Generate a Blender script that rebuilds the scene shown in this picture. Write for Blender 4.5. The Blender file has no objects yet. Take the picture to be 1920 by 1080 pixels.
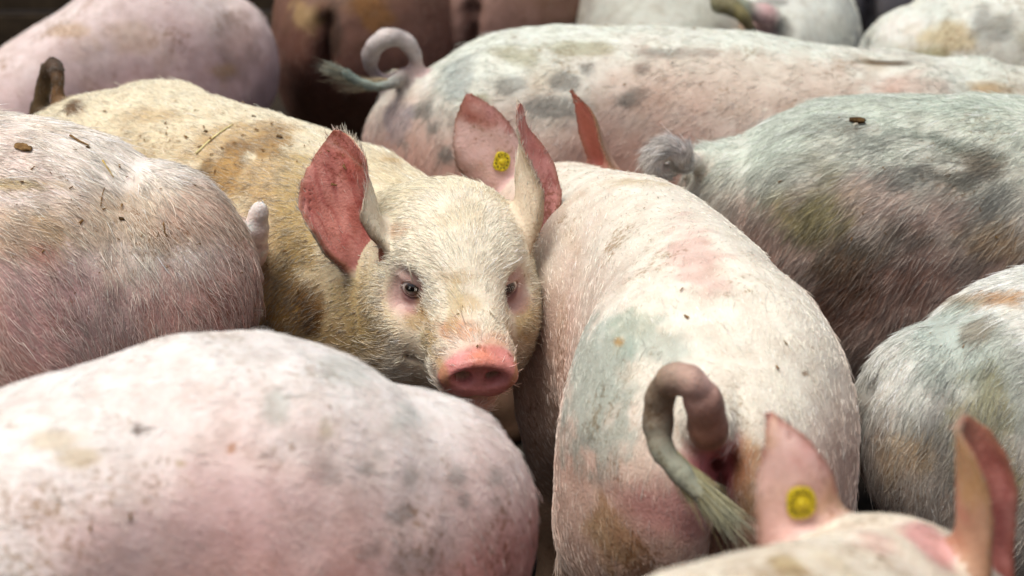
import bpy, math, random, time
import numpy as np
from mathutils import Vector
from mathutils.bvhtree import BVHTree

T0 = time.time()
random.seed(4); rng = np.random.default_rng(11)
scene = bpy.context.scene
col = scene.collection
F32 = np.float32

# ------------------------------------------------------------------ camera
CAM_Z, PITCH, FPX = 1.363, math.radians(18.0), 3733.3
cam_d = bpy.data.cameras.new('camera'); cam = bpy.data.objects.new('camera', cam_d); col.objects.link(cam)
cam.location = (0, 0, CAM_Z); cam.rotation_euler = (math.radians(90) - PITCH, 0, 0)
cam_d.sensor_width = 36; cam_d.lens = 70; cam_d.clip_start = .05; cam_d.clip_end = 500
cam_d.dof.use_dof = True; cam_d.dof.focus_distance = 2.52; cam_d.dof.aperture_fstop = 4.0
scene.camera = cam

# ------------------------------------------------------------------ light
SUN_EL, SUN_AZ = 71.0, 230.0          # azimuth clockwise from +Y : light comes from behind the camera, left
world = bpy.data.worlds.new('World'); scene.world = world; world.use_nodes = True
wn = world.node_tree; wn.nodes.clear()
wo = wn.nodes.new('ShaderNodeOutputWorld'); wb = wn.nodes.new('ShaderNodeBackground'); sky = wn.nodes.new('ShaderNodeTexSky')
sky.sky_type = 'NISHITA'; sky.sun_disc = False; sky.sun_elevation = math.radians(SUN_EL); sky.sun_rotation = math.radians(SUN_AZ)
sky.air_density = 1.0; sky.dust_density = 6.0; sky.ozone_density = 0.6
wb.inputs['Strength'].default_value = .05
wn.links.new(sky.outputs[0], wb.inputs[0]); wn.links.new(wb.outputs[0], wo.inputs[0])
sun_d = bpy.data.lights.new('sun', 'SUN'); sun = bpy.data.objects.new('sun', sun_d); col.objects.link(sun)
sun_d.energy = 1.5; sun_d.angle = math.radians(40); sun_d.color = (1, .992, .975)
az, el = math.radians(SUN_AZ), math.radians(SUN_EL)
sdir = Vector((math.sin(az)*math.cos(el), math.cos(az)*math.cos(el), math.sin(el)))
sun.rotation_euler = sdir.to_track_quat('Z', 'Y').to_euler()
sun.location = (-2, -3, 6)
vs = scene.view_settings
vs.view_transform = 'Standard'; vs.look = 'None'; vs.gamma = 1; vs.use_curve_mapping = False; vs.exposure = 1.04
scene.cycles.use_denoising = True
scene.cycles.max_bounces = 6; scene.cycles.diffuse_bounces = 4
try:
    scene.cycles_curves.shape = 'RIBBONS'
except Exception:
    pass

# ------------------------------------------------------------------ helpers : camera rays, noise
CAMP = np.array([0, 0, CAM_Z])
UPC = np.array([0, math.sin(PITCH), math.cos(PITCH)]); FWD = np.array([0, math.cos(PITCH), -math.sin(PITCH)]); RGT = np.array([1., 0, 0])
def ray(u, v):
    d = FWD + RGT*(u-960)/FPX - UPC*(v-540)/FPX
    return d/np.linalg.norm(d)
def at(u, v, Y):                                   # the place on a sight line at ground distance Y
    d = ray(u, v); return CAMP + d*(Y/d[1])
def project(p):
    q = p - CAMP; z = q@FWD
    return 960 + FPX*(q@RGT)/z, 540 - FPX*(q@UPC)/z, z
def sstep(a, b, x):
    t = np.clip((x-a)/(b-a), 0, 1); return t*t*(3-2*t)
def vnoise(p, freq, seed=0):
    q = p*freq + 37.3*seed + 500.0
    i = np.floor(q).astype(np.int64); f = q-i; f = f*f*(3-2*f)
    def h(a, b, c):
        n = (a*73856093) ^ (b*19349663) ^ (c*83492791) ^ (seed*2654435761)
        n = (n ^ (n >> 13))*1274126177 & 0x7fffffff
        n = (n ^ (n >> 15)) & 0xffff
        return n/65535.0
    out = 0
    for dx in (0, 1):
        for dy in (0, 1):
            for dz in (0, 1):
                w = (f[:,0] if dx else 1-f[:,0])*(f[:,1] if dy else 1-f[:,1])*(f[:,2] if dz else 1-f[:,2])
                out = out + w*h(i[:,0]+dx, i[:,1]+dy, i[:,2]+dz)
    return out*2-1
def fbm(p, freq, seed=0, octv=3):
    s = 0; a = 1; t = 0
    for o in range(octv):
        s = s + a*vnoise(p, freq*2**o, seed+o*7); t += a; a *= .55
    return s/t
def unit(v): v = np.asarray(v, float); return v/np.linalg.norm(v)
def catmull(P, n):
    P = np.asarray(P, float); m = len(P)
    Q = np.vstack([2*P[0]-P[1], P, 2*P[-1]-P[-2]])
    out = []
    for k in np.linspace(0, m-1, n):
        i = min(int(k), m-2); t = k-i
        a, b, c, d = Q[i], Q[i+1], Q[i+2], Q[i+3]
        out.append(.5*((2*b)+(-a+c)*t+(2*a-5*b+4*c-d)*t*t+(-a+3*b-3*c+d)*t**3))
    return np.array(out)

# ------------------------------------------------------------------ implicit solids
def smin(a, b, k):
    h = np.maximum(k-np.abs(a-b), 0)/k
    return np.minimum(a, b) - h*h*k*.25
def smax(a, b, k): return -smin(-a, -b, k)
def cone(p, a, b, ra, rb):
    a = np.asarray(a, F32); b = np.asarray(b, F32); ab = b-a
    t = np.clip((p-a)@ab/max(float(ab@ab), 1e-9), 0, 1)
    return np.sqrt(((p-a-t[:,None]*ab)**2).sum(1)) - (ra+t*(rb-ra))
def ell(p, c, r, R=None):
    q = p-np.asarray(c, F32)
    if R is not None: q = q@np.asarray(R, F32).T
    r = np.asarray(r, F32)
    k0 = np.sqrt(((q/r)**2).sum(1)); k1 = np.sqrt(((q/(r*r))**2).sum(1))+1e-9
    return k0*(k0-1)/k1
def ear_fields(p, e):
    q = p-e['b'].astype(F32)
    u = q@e['u'].astype(F32); v = q@e['v'].astype(F32); w = q@e['w'].astype(F32)
    L = e['L']; s = np.clip(u/L, -.2, 1.0)
    w = w+.0035*np.sin(v*75+u*38+e['L']*90)*np.clip(s*2, 0, 1)
    w = w - e['bend']*np.maximum(s, 0)**2*L - e.get('bend3', 0)*np.maximum(s-.55, 0)**2*L
    v = v - e.get('sway', 0)*np.maximum(s, 0)**2*L
    tw = e.get('twist', 0)*np.maximum(s, 0); ct, st = np.cos(tw), np.sin(tw)
    v, w = v*ct-w*st, v*st+w*ct
    hw = np.interp(s, [-.2, 0, .15, .35, .55, .75, .9, 1], np.array(e.get('prof', [.03, .046, .055, .060, .052, .036, .018, .003]))*e['W']).astype(F32)
    R = np.interp(s, [-.2, 0, .3, .6, 1], e['R']).astype(F32)
    rad = np.sqrt(v*v+(w-R)**2); a = np.arctan2(v, R-w)*R
    return u, a, rad-R, hw
def ear_d(p, e):
    u, a, sh, hw = ear_fields(p, e)
    t = np.interp(u/e['L'], [0, .3, 1], [.0058, .0042, .0026]).astype(F32)*e.get('T', 1)
    d = smax(np.abs(sh)-t, np.abs(a)-hw, .004)
    return smax(smax(d, u-e['L'], .004), -u-.03, .004)

class Spine:
    def __init__(s, xy, n=40):
        s.P = catmull(np.array(xy)[:, :2], n)
        seg = np.diff(s.P, axis=0); s.len = np.concatenate([[0], np.cumsum(np.linalg.norm(seg, axis=1))]); s.L = s.len[-1]
    def frame(s, x):
        x0 = np.clip(x, 0, s.L)
        p = np.array([np.interp(x0, s.len, s.P[:,0]), np.interp(x0, s.len, s.P[:,1])])
        i = int(np.clip(np.searchsorted(s.len, x0)-1, 0, len(s.P)-2)); t = unit(s.P[i+1]-s.P[i])
        p = p+t*(x-x0)
        return p, t, np.array([-t[1], t[0]])
    def pt(s, x, y, z):
        p, t, n = s.frame(x); q = p+n*y; return np.array([q[0], q[1], z])
    def proj(s, p):
        best = np.full(len(p), 1e9, F32); S = np.zeros(len(p), F32); lat = np.zeros(len(p), F32); al = np.zeros(len(p), F32)
        n = len(s.P)-1
        for i in range(n):
            a = s.P[i].astype(F32); b = s.P[i+1].astype(F32); l = s.len[i+1]-s.len[i]; t = (b-a)/l
            q0 = p[:,0]-a[0]; q1 = p[:,1]-a[1]
            x = q0*t[0]+q1*t[1]; y = -q0*t[1]+q1*t[0]
            xc = np.clip(x, 0, l); d = (x-xc)**2+y*y
            m = d < best
            best = np.where(m, d, best); S = np.where(m, s.len[i]+xc, S); lat = np.where(m, y, lat)
            over = x-xc
            al = np.where(m, over if i in (0, n-1) else 0, al)
        return S, lat, al

# body outline by length (for a spine of length 1.0 from the tail to the back of the head)
PX  = np.array([0, .05, .12, .22, .36, .52, .66, .78, .88, 1.0])
TOP = np.array([.662, .688, .712, .735, .745, .742, .735, .722, .700, .675])
BOT = np.array([.40, .34, .31, .29, .275, .26, .262, .285, .33, .39])
HW  = np.array([.105, .135, .158, .174, .183, .185, .178, .160, .132, .112])

def body_sdf(pig, p):
    sp, g = pig['spine'], pig['g']
    S, lat, al = sp.proj(p)
    x = S/sp.L
    top = np.interp(x, PX, TOP+pig['dtop']).astype(F32)*g; bot = np.interp(x, PX, BOT).astype(F32)*g
    hw = np.interp(x, PX, HW*pig['fat']+np.array(pig.get('dhw', np.zeros(10)))).astype(F32)*g
    zc = top*.5+bot*.5-.02*g
    dz = p[:,2]-zc
    rz = np.where(dz > 0, top-zc, zc-bot)
    cap = np.where(al < 0, pig.get('cap', .118)*g, .10*g)
    n = 2.25
    A = np.abs(al)/cap; B = np.abs(lat)/hw; C = np.abs(dz)/rz
    k0 = (A**n+B**n+C**n+1e-9)**(1/n)
    gr = k0**(1-n)*np.sqrt((A**(n-1)/cap)**2+(B**(n-1)/hw)**2+(C**(n-1)/rz)**2)+1e-3
    d = (k0-1)/np.minimum(gr, 40)
    d = np.maximum(d, -.12)
    Lr = sp.L
    R_of = lambda xx: np.array([[*sp.frame(xx)[1], 0], [*sp.frame(xx)[2], 0], [0, 0, 1]])
    for s in (-1, 1):
        q = lambda a, b, c: sp.pt(a*Lr, s*b*g, c*g)
        d = smin(d, ell(p, q(.14, .082*pig['fat'], .47), np.array([.165, .100*pig['fat'], .215])*g, R_of(.14*Lr)), .10*g)
        d = smin(d, ell(p, q(.76, .092, .46), np.array([.12, .080, .20])*g, R_of(.76*Lr)), .05*g)
        leg = [(.17, .10, .40, .085), (.24, .115, .31, .062), (.10, .115, .21, .031), (.135, .115, .075, .025), (.15, .115, .028, .028)]
        for a, b in zip(leg[:-1], leg[1:]): d = smin(d, cone(p, q(*a[:3]), q(*b[:3]), a[3]*g, b[3]*g), .03*g)
        leg = [(.76, .10, .36, .06), (.77, .108, .20, .033), (.765, .108, .075, .025), (.785, .108, .028, .029)]
        for a, b in zip(leg[:-1], leg[1:]): d = smin(d, cone(p, q(*a[:3]), q(*b[:3]), a[3]*g, b[3]*g), .03*g)
    for s in (-1, 1):
        d = smax(d, -ell(p, sp.pt(.335*Lr, s*(.235*pig['fat']+.0)*g, .50*g), np.array([.075, .062, .17])*g, R_of(.335*Lr)), .07*g)
        d = smax(d, -ell(p, sp.pt(.665*Lr, s*.232*g, .50*g), np.array([.040, .058, .18])*g, R_of(.665*Lr)), .05*g)
    # cleft between the hams, dimple under the tail
    d = smax(d, -ell(p, sp.pt(-.085*g, 0, .40*g), np.array([.055, .016, .17])*g, R_of(0)), .045*g)
    d = smax(d, -ell(p, sp.pt(-.088*g, 0, .575*g), np.array([.022, .014, .014])*g, R_of(0)), .02*g)
    return d

def head_sdf(pig, d, p):
    h = pig.get('head')
    if not h: return d
    H = np.array([h['f'], h['l'], h['t']], F32); E0 = h['o'].astype(F32); s = h['s']
    sel = np.nonzero(((p-E0)**2).sum(1) < (.42*s)**2)[0]
    q = (p[sel]-E0)@H.T/s
    dd = d[sel]/s
    # neck to the body
    nk = (pig['spine'].pt(pig['spine'].L*.90, 0, .52*pig['g'])-h['o'])@H.T/s
    dd = smin(dd, cone(q, nk, (-.12, 0, -.03), .135*pig['g']/s, .105), .07)
    x = ell(q, (-.075, 0, .004), (.12, .098, .090))
    x = smin(x, ell(q, (-.115, 0, .030), (.075, .092, .052)), .05)
    x = smin(x, ell(q, (-.026, 0, .020), (.052, .084, .048)), .04)           # brow
    x = smin(x, cone(q, (-.01, 0, -.035), (.113, 0, -.042), .078, .0515), .05)  # muzzle
    for y in (-1, 1):
        x = smin(x, ell(q, (.125, y*.026, -.045), (.04, .028, .036)), .02)
    x = smin(x, cone(q, (-.07, 0, -.105), (.10, 0, -.092), .078, .026), .045)   # lower jaw
    for y in (-1, 1):
        x = smin(x, ell(q, (-.065, y*.068, -.080), (.098, .058, .085)), .05)    # jowl
        x = smin(x, ell(q, (-.02, y*.066, -.045), (.050, .032, .040)), .035)     # cheek bone
        x = smax(x, -ell(q, (.042, y*.092, .004), (.04, .022, .022)), .04)      # hollow before the eye
    dd = smin(dd, x, .05)
    # snout disc
    Rt = np.array([[math.cos(.10), 0, -math.sin(.10)], [0, 1, 0], [math.sin(.10), 0, math.cos(.10)]])
    qs = (q-np.array([.158, 0, -.040], F32))@Rt.T.astype(F32)
    sn = ell(qs, (-.012, 0, 0), (.026, .044, .030))
    sn = smax(sn, qs[:,0]-.0075, .008)
    ang = np.linspace(math.radians(-18), math.radians(198), 15)
    prev = None
    for a in ang:
        c = (.003+.008*max(0, math.sin(a)), .0425*math.cos(a)*(1-.10*max(0, math.sin(a))), .0215*math.sin(a)*(1.12 if math.sin(a) > 0 else .8)-.004*abs(math.cos(a)))
        if prev is not None: sn = smin(sn, cone(qs, prev, c, .0066, .0066), .008)
        prev = c
    sn = smin(sn, ell(qs, (-.004, 0, -.023), (.013, .034, .013)), .012)
    dd = smin(dd, sn, .020)
    for y in (-1, 1):
        Rn = np.array([[1, 0, 0], [0, math.cos(.35*y), math.sin(.35*y)], [0, -math.sin(.35*y), math.cos(.35*y)]])
        dd = smax(dd, -ell(qs, (.008, y*.0205, -.003), (.030, .0105, .0060), Rn), .007)
    dd = smax(dd, -ell(qs, (.017, 0, .002), (.0105, .032, .013)), .012)
    # chin and mouth
    dd = smin(dd, ell(q, (.124, 0, -.104), (.030, .033, .021)), .018)
    for y in (-1, 1):
        pts = [(.158, 0, -.083), (.14, y*.030, -.085), (.09, y*.052, -.088), (.03, y*.072, -.080)]
        for a, b in zip(pts[:-1], pts[1:]): dd = smax(dd, -cone(q, a, b, .0045, .0035), .008)
    # eyes
    for y in (-1, 1):
        C = np.array([-.004, y*.0615, 0.0]); lk = unit([.87, y*.48, -.06]); up = unit(np.array([0.1, 0, 1])-lk*(.1*lk[0]+lk[2])); rt = np.cross(up, lk)
        Re = np.array([lk, rt, up])
        dd = smax(dd, -ell(q, C+lk*.020, (.010, .026, .020), Re), .018)
        dd = smin(dd, ell(q, C, (.0185, .021, .0195), Re), .012)
        dd = smin(dd, ell(q, C+up*.0155+lk*.006, (.010, .022, .0065), Re), .008)
        dd = smin(dd, ell(q, C-up*.016+lk*.005, (.009, .020, .0055), Re), .008)
        tl = .22*y; Rt2 = np.array([lk, rt*math.cos(tl)+up*math.sin(tl), -rt*math.sin(tl)+up*math.cos(tl)])
        dd = smax(dd, -ell(q, C+lk*.0175, (.0158, .0152, .0106), Rt2), .003)
    for c in h.get('extra', []):
        dd = smin(dd, ell(q, *c[:2]), c[2])
    out = d.copy(); out[sel] = dd*s
    return out

def sdf(pig, p):
    p = p.astype(F32)
    d = head_sdf(pig, body_sdf(pig, p), p)
    for e in pig.get('ears', []):
        sel = np.nonzero(((p-e['b'])**2).sum(1) < (e['L']*1.35+.05)**2)[0]
        d[sel] = smin(d[sel], ear_d(p[sel], e), e.get('k', .016))
    for tl in pig.get('tails', []):
        T = tl['path']; r = tl['r']
        sel = np.nonzero(((p-T.mean(0))**2).sum(1) < .3**2)[0]
        q = p[sel]; x = np.full(len(q), 9, F32)
        for i in range(len(T)-1): x = np.minimum(x, cone(q, T[i], T[i+1], r[i], r[i+1]))
        near = np.linalg.norm(q-T[0], axis=1)
        d[sel] = np.where(near < .06, smin(d[sel], x, .025), smin(d[sel], x, .004))
    for c in pig.get('bumps', []):
        d = smin(d, ell(p, c[0], c[1]), c[2])
    return d

def axis(lo, hi, fine, hf, hc):
    xs = [lo]
    while xs[-1] < hi:
        x = xs[-1]; h = hc
        for a, b in fine:
            if a-1e-6 <= x < b: h = min(h, hf)
            elif x < a: h = min(h, max(hf, (a-x)*.5+hf*.5))
            elif x >= b: h = min(h, max(hf, hf+(x-b)*.25))
        xs.append(x+h)
    while (len(xs)-1) % 4: xs.append(xs[-1]+hc)
    return np.array(xs)

def surface(pig):
    sp, g = pig['spine'], pig['g']
    pts = [sp.P.min(0)-.3*g, sp.P.max(0)+.3*g]
    lo = np.array([*pts[0], -.012]); hi = np.array([*pts[1], .82*g])
    extra = []
    if pig.get('head'): extra += [pig['head']['o']-.25, pig['head']['o']+.25]
    for e in pig.get('ears', []): extra += [e['b']+e['u']*e['L']-.03, e['b']+e['u']*e['L']+.05]
    for t in pig.get('tails', []): extra += [t['path'].min(0)-.04, t['path'].max(0)+.04]
    if extra:
        ex = np.array(extra); lo = np.minimum(lo, ex.min(0)); hi = np.maximum(hi, ex.max(0)); lo[2] = -.012
    boxes = pig.get('fine', [])
    AX = [axis(lo[k], hi[k], [(b[0][k], b[1][k]) for b in boxes], pig.get('hf', .004), pig['h']) for k in range(3)]
    n = [len(a) for a in AX]
    G = np.meshgrid(*[a[::4] for a in AX], indexing='ij')
    cd = sdf(pig, np.stack([x.ravel() for x in G], 1)).reshape(G[0].shape)
    sz = [np.diff(a[::4]) for a in AX]
    diag = np.sqrt(sz[0][:,None,None]**2+sz[1][None,:,None]**2+sz[2][None,None,:]**2)
    mn = np.minimum.reduce([np.abs(cd[i:cd.shape[0]-1+i, j:cd.shape[1]-1+j, k:cd.shape[2]-1+k]) for i in (0,1) for j in (0,1) for k in (0,1)])
    act = mn < diag*1.05+.006
    am = np.zeros(n, bool)
    big = act.repeat(4, 0).repeat(4, 1).repeat(4, 2)
    for i in (0,1):
        for j in (0,1):
            for k in (0,1): am[i:i+big.shape[0], j:j+big.shape[1], k:k+big.shape[2]] |= big
    D = np.empty(n, F32)
    near = [np.minimum((np.arange(m)+2)//4, len(AX[k][::4])-1) for k, m in enumerate(n)]
    D[:] = cd[np.ix_(*near)]
    I = np.nonzero(am)
    P = np.stack([AX[k][I[k]] for k in range(3)], 1)
    vals = np.concatenate([sdf(pig, P[i:i+400000]) for i in range(0, len(P), 400000)])
    D[I] = vals
    # surface nets
    S = D < 0
    c = np.zeros([m-1 for m in n], np.int8)
    for i in (0,1):
        for j in (0,1):
            for k in (0,1): c += S[i:n[0]-1+i, j:n[1]-1+j, k:n[2]-1+k]
    cells = np.nonzero((c > 0) & (c < 8))
    vid = np.full(c.shape, -1, np.int64); nv = len(cells[0]); vid[cells] = np.arange(nv)
    acc = np.zeros((nv, 3)); cnt = np.zeros(nv)
    ci = np.stack(cells, 1)
    for ax in range(3):
        o = [a for a in range(3) if a != ax]
        for a in (0,1):
            for b in (0,1):
                i0 = ci.copy(); i0[:,o[0]] += a; i0[:,o[1]] += b
                i1 = i0.copy(); i1[:,ax] += 1
                d0 = D[i0[:,0], i0[:,1], i0[:,2]].astype(float); d1 = D[i1[:,0], i1[:,1], i1[:,2]].astype(float)
                m = (d0 < 0) != (d1 < 0)
                t = np.where(m, d0/(d0-d1+1e-12), 0)
                pos = np.stack([AX[k][i0[:,k]] for k in range(3)], 1)
                pos[:,ax] += t*(AX[ax][i1[:,ax]]-AX[ax][i0[:,ax]])
                acc[m] += pos[m]; cnt[m] += 1
    V = acc/cnt[:,None]
    quads = []
    for ax in range(3):
        o1, o2 = (ax+1) % 3, (ax+2) % 3
        sl0 = [slice(None)]*3; sl1 = [slice(None)]*3; sl0[ax] = slice(0, n[ax]-1); sl1[ax] = slice(1, n[ax])
        ch = S[tuple(sl0)] != S[tuple(sl1)]
        E = np.stack(np.nonzero(ch), 1)
        E = E[(E[:,o1] > 0) & (E[:,o2] > 0) & (E[:,o1] < n[o1]-1) & (E[:,o2] < n[o2]-1)]
        def cell(da, db):
            q = E.copy(); q[:,o1] -= da; q[:,o2] -= db; return vid[q[:,0], q[:,1], q[:,2]]
        Q = np.stack([cell(1,1), cell(0,1), cell(0,0), cell(1,0)], 1)
        ins = S[E[:,0], E[:,1], E[:,2]]
        Q[~ins] = Q[~ins][:, ::-1]
        quads.append(Q)
    Q = np.vstack(quads)
    # keep the largest connected piece
    lab = np.arange(nv)
    e = np.vstack([Q[:,[0,1]], Q[:,[1,2]], Q[:,[2,3]], Q[:,[3,0]]])
    for it in range(200):
        m = np.minimum(lab[e[:,0]], lab[e[:,1]]); old = lab.copy()
        np.minimum.at(lab, e[:,0], m); np.minimum.at(lab, e[:,1], m); lab = lab[lab]
        if (old == lab).all(): break
    u, k = np.unique(lab, return_counts=True); keep = lab == u[k.argmax()]
    Q = Q[keep[Q[:,0]]]; new = np.cumsum(keep)-1
    V = V[keep]; Q = new[Q]
    # light smoothing
    e = np.vstack([Q[:,[0,1]], Q[:,[1,2]], Q[:,[2,3]], Q[:,[3,0]]])
    deg = np.bincount(e.ravel(), minlength=len(V)).astype(float)
    for f in (.5, -.45, .5):
        s_ = np.zeros_like(V)
        for k in range(3):
            s_[:,k] = np.bincount(e[:,0], V[e[:,1],k], len(V))+np.bincount(e[:,1], V[e[:,0],k], len(V))
        V = V+f*(s_/deg[:,None]-V)
    return V, Q
def vnormals(V, Q):
    fn = np.cross(V[Q[:,2]]-V[Q[:,0]], V[Q[:,3]]-V[Q[:,1]])
    N = np.zeros_like(V)
    for c in range(4):
        for k in range(3): N[:,k] += np.bincount(Q[:,c], fn[:,k], len(V))
    return N/(np.linalg.norm(N, axis=1)[:,None]+1e-12)

# ------------------------------------------------------------------ materials
def mat(name):
    m = bpy.data.materials.new(name); m.use_nodes = True; nt = m.node_tree; nt.nodes.clear()
    o = nt.nodes.new('ShaderNodeOutputMaterial'); b = nt.nodes.new('ShaderNodeBsdfPrincipled')
    nt.links.new(b.outputs[0], o.inputs[0]); return m, nt, b
def N(nt, t, **kw):
    n = nt.nodes.new(t)
    for k, v in kw.items():
        if k in n.inputs: n.inputs[k].default_value = v
        else: setattr(n, k, v)
    return n
def skin_material():
    m, nt, b = mat('pig_skin')
    a = N(nt, 'ShaderNodeAttribute', attribute_name='skin')
    tc = N(nt, 'ShaderNodeTexCoord')
    n1 = N(nt, 'ShaderNodeTexNoise', Scale=260.0, Detail=3.0); n2 = N(nt, 'ShaderNodeTexNoise', Scale=34.0, Detail=5.0, Roughness=.65)
    for n in (n1, n2): nt.links.new(tc.outputs['Object'], n.inputs['Vector'])
    mx = N(nt, 'ShaderNodeMix', data_type='RGBA', blend_type='MULTIPLY'); mx.inputs[0].default_value = .55
    rp = N(nt, 'ShaderNodeValToRGB'); rp.color_ramp.elements[0].position = .3; rp.color_ramp.elements[0].color = (.62, .52, .45, 1); rp.color_ramp.elements[1].position = .62; rp.color_ramp.elements[1].color = (1.06, 1.04, 1.03, 1)
    nt.links.new(n2.outputs[0], rp.inputs[0]); nt.links.new(a.outputs['Color'], mx.inputs[6]); nt.links.new(rp.outputs[0], mx.inputs[7])
    n3 = N(nt, 'ShaderNodeTexNoise', Scale=120.0, Detail=6.0, Roughness=.7); n4 = N(nt, 'ShaderNodeTexNoise', Scale=9.0, Detail=2.0)
    for n in (n3, n4): nt.links.new(tc.outputs['Object'], n.inputs['Vector'])
    ad = N(nt, 'ShaderNodeMath', operation='MULTIPLY'); nt.links.new(n3.outputs[0], ad.inputs[0]); nt.links.new(n4.outputs[0], ad.inputs[1])
    r2 = N(nt, 'ShaderNodeMapRange'); r2.inputs[1].default_value = .31; r2.inputs[2].default_value = .40; r2.inputs[3].default_value = 0; r2.inputs[4].default_value = .75
    nt.links.new(ad.outputs[0], r2.inputs[0])
    m2 = N(nt, 'ShaderNodeMix', data_type='RGBA', blend_type='MULTIPLY'); m2.inputs[7].default_value = (.42, .30, .17, 1)
    nt.links.new(r2.outputs[0], m2.inputs[0]); nt.links.new(mx.outputs[2], m2.inputs[6]); nt.links.new(m2.outputs[2], b.inputs['Base Color'])
    bp = N(nt, 'ShaderNodeBump', Strength=.35, Distance=.004); nt.links.new(n1.outputs[0], bp.inputs['Height']); nt.links.new(bp.outputs[0], b.inputs['Normal'])
    b.inputs['Roughness'].default_value = .62; b.inputs['Specular IOR Level'].default_value = .3
    b.inputs['Subsurface Weight'].default_value = .18; b.inputs['Subsurface Radius'].default_value = (1, .4, .25); b.inputs['Subsurface Scale'].default_value = .012
    w = a.outputs['Alpha']
    mr = N(nt, 'ShaderNodeMapRange'); mr.inputs[3].default_value = .62; mr.inputs[4].default_value = .28
    nt.links.new(w, mr.inputs[0]); nt.links.new(mr.outputs[0], b.inputs['Roughness'])
    return m
def hair_material():
    m, nt, b = mat('bristle_hair')
    a = N(nt, 'ShaderNodeAttribute', attribute_name='tint')
    nt.links.new(a.outputs['Color'], b.inputs['Base Color'])
    b.inputs['Roughness'].default_value = .5; b.inputs['Specular IOR Level'].default_value = .35
    return m
SKIN = skin_material(); HAIR = hair_material()
def plain(name, c, rough=.7, spec=.3, noise=None):
    m, nt, b = mat(name)
    b.inputs['Roughness'].default_value = rough; b.inputs['Specular IOR Level'].default_value = spec
    if noise:
        sc, c2, lo, hi = noise
        tc = N(nt, 'ShaderNodeTexCoord'); n = N(nt, 'ShaderNodeTexNoise', Scale=sc, Detail=5.0, Roughness=.65); nt.links.new(tc.outputs['Object'], n.inputs['Vector'])
        r = N(nt, 'ShaderNodeValToRGB'); r.color_ramp.elements[0].position = lo; r.color_ramp.elements[1].position = hi
        r.color_ramp.elements[0].color = (*c, 1); r.color_ramp.elements[1].color = (*c2, 1)
        nt.links.new(n.outputs[0], r.inputs[0]); nt.links.new(r.outputs[0], b.inputs['Base Color'])
        bp = N(nt, 'ShaderNodeBump', Strength=.5, Distance=.003); nt.links.new(n.outputs[0], bp.inputs['Height']); nt.links.new(bp.outputs[0], b.inputs['Normal'])
    else: b.inputs['Base Color'].default_value = (*c, 1)
    return m
def eye_material():
    m, nt, b = mat('pig_eye')
    a = N(nt, 'ShaderNodeAttribute', attribute_name='iris'); nt.links.new(a.outputs['Color'], b.inputs['Base Color'])
    b.inputs['Roughness'].default_value = .08; b.inputs['Specular IOR Level'].default_value = .6; b.inputs['Coat Weight'].default_value = .6; b.inputs['Coat Roughness'].default_value = .03
    return m
EYE = eye_material()
TAG = plain('yellow_tag_plastic', (.62, .47, .006), .45, .4, (520, (.09, .065, .006), .52, .60))
STUD = plain('tag_stud', (.55, .42, .01), .4, .4)
STRAW = plain('dry_straw', (.55, .40, .13), .6, .3, (60, (.32, .21, .06), .4, .65))
DUNG = plain('dried_dung', (.045, .025, .010), .9, .1, (160, (.13, .075, .03), .4, .7))

# ------------------------------------------------------------------ objects
def mesh_obj(name, V, Fc, m, parent=None, smooth=True):
    me = bpy.data.meshes.new(name)
    Fc = np.asarray(Fc)
    me.vertices.add(len(V)); me.vertices.foreach_set('co', np.asarray(V, F32).ravel())
    k = Fc.shape[1]
    me.loops.add(Fc.size); me.loops.foreach_set('vertex_index', Fc.ravel().astype(np.int32))
    me.polygons.add(len(Fc)); me.polygons.foreach_set('loop_start', np.arange(0, Fc.size, k, dtype=np.int32))
    me.update(calc_edges=True)
    me.polygons.foreach_set('use_smooth', np.full(len(Fc), smooth)); me.update()
    o = bpy.data.objects.new(name, me); col.objects.link(o)
    if m: me.materials.append(m)
    if parent: o.parent = parent
    return o
def empty(name, loc):
    o = bpy.data.objects.new(name, None); col.objects.link(o); o.location = loc; o.empty_display_size = .2; return o
def curves_obj(name, P, rad, tint, parent, kind='stuff'):
    n, k, _ = P.shape
    cv = bpy.data.hair_curves.new(name); cv.add_curves([k]*n)
    cv.attributes['position'].data.foreach_set('vector', P.reshape(-1, 3).astype(F32).ravel())
    r = cv.attributes.get('radius') or cv.attributes.new('radius', 'FLOAT', 'POINT')
    r.data.foreach_set('value', rad.astype(F32).ravel())
    t = cv.attributes.new('tint', 'FLOAT_COLOR', 'CURVE')
    t.data.foreach_set('color', np.hstack([tint, np.ones((n, 1))]).astype(F32).ravel())
    cv.materials.append(HAIR)
    o = bpy.data.objects.new(name, cv); col.objects.link(o); o.parent = parent; o['kind'] = kind
    return o
def uvsphere(r, nu=28, nv=16):
    V = []; Fq = []
    for j in range(nv+1):
        t = math.pi*(j/nv*.998+.001)
        for i in range(nu):
            a = 2*math.pi*i/nu; V.append((r*math.cos(t), r*math.sin(t)*math.cos(a), r*math.sin(t)*math.sin(a)))
    for j in range(nv):
        for i in range(nu): Fq.append((j*nu+i, (j+1)*nu+i, (j+1)*nu+(i+1) % nu, j*nu+(i+1) % nu))
    return np.array(V), np.array(Fq)
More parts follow.
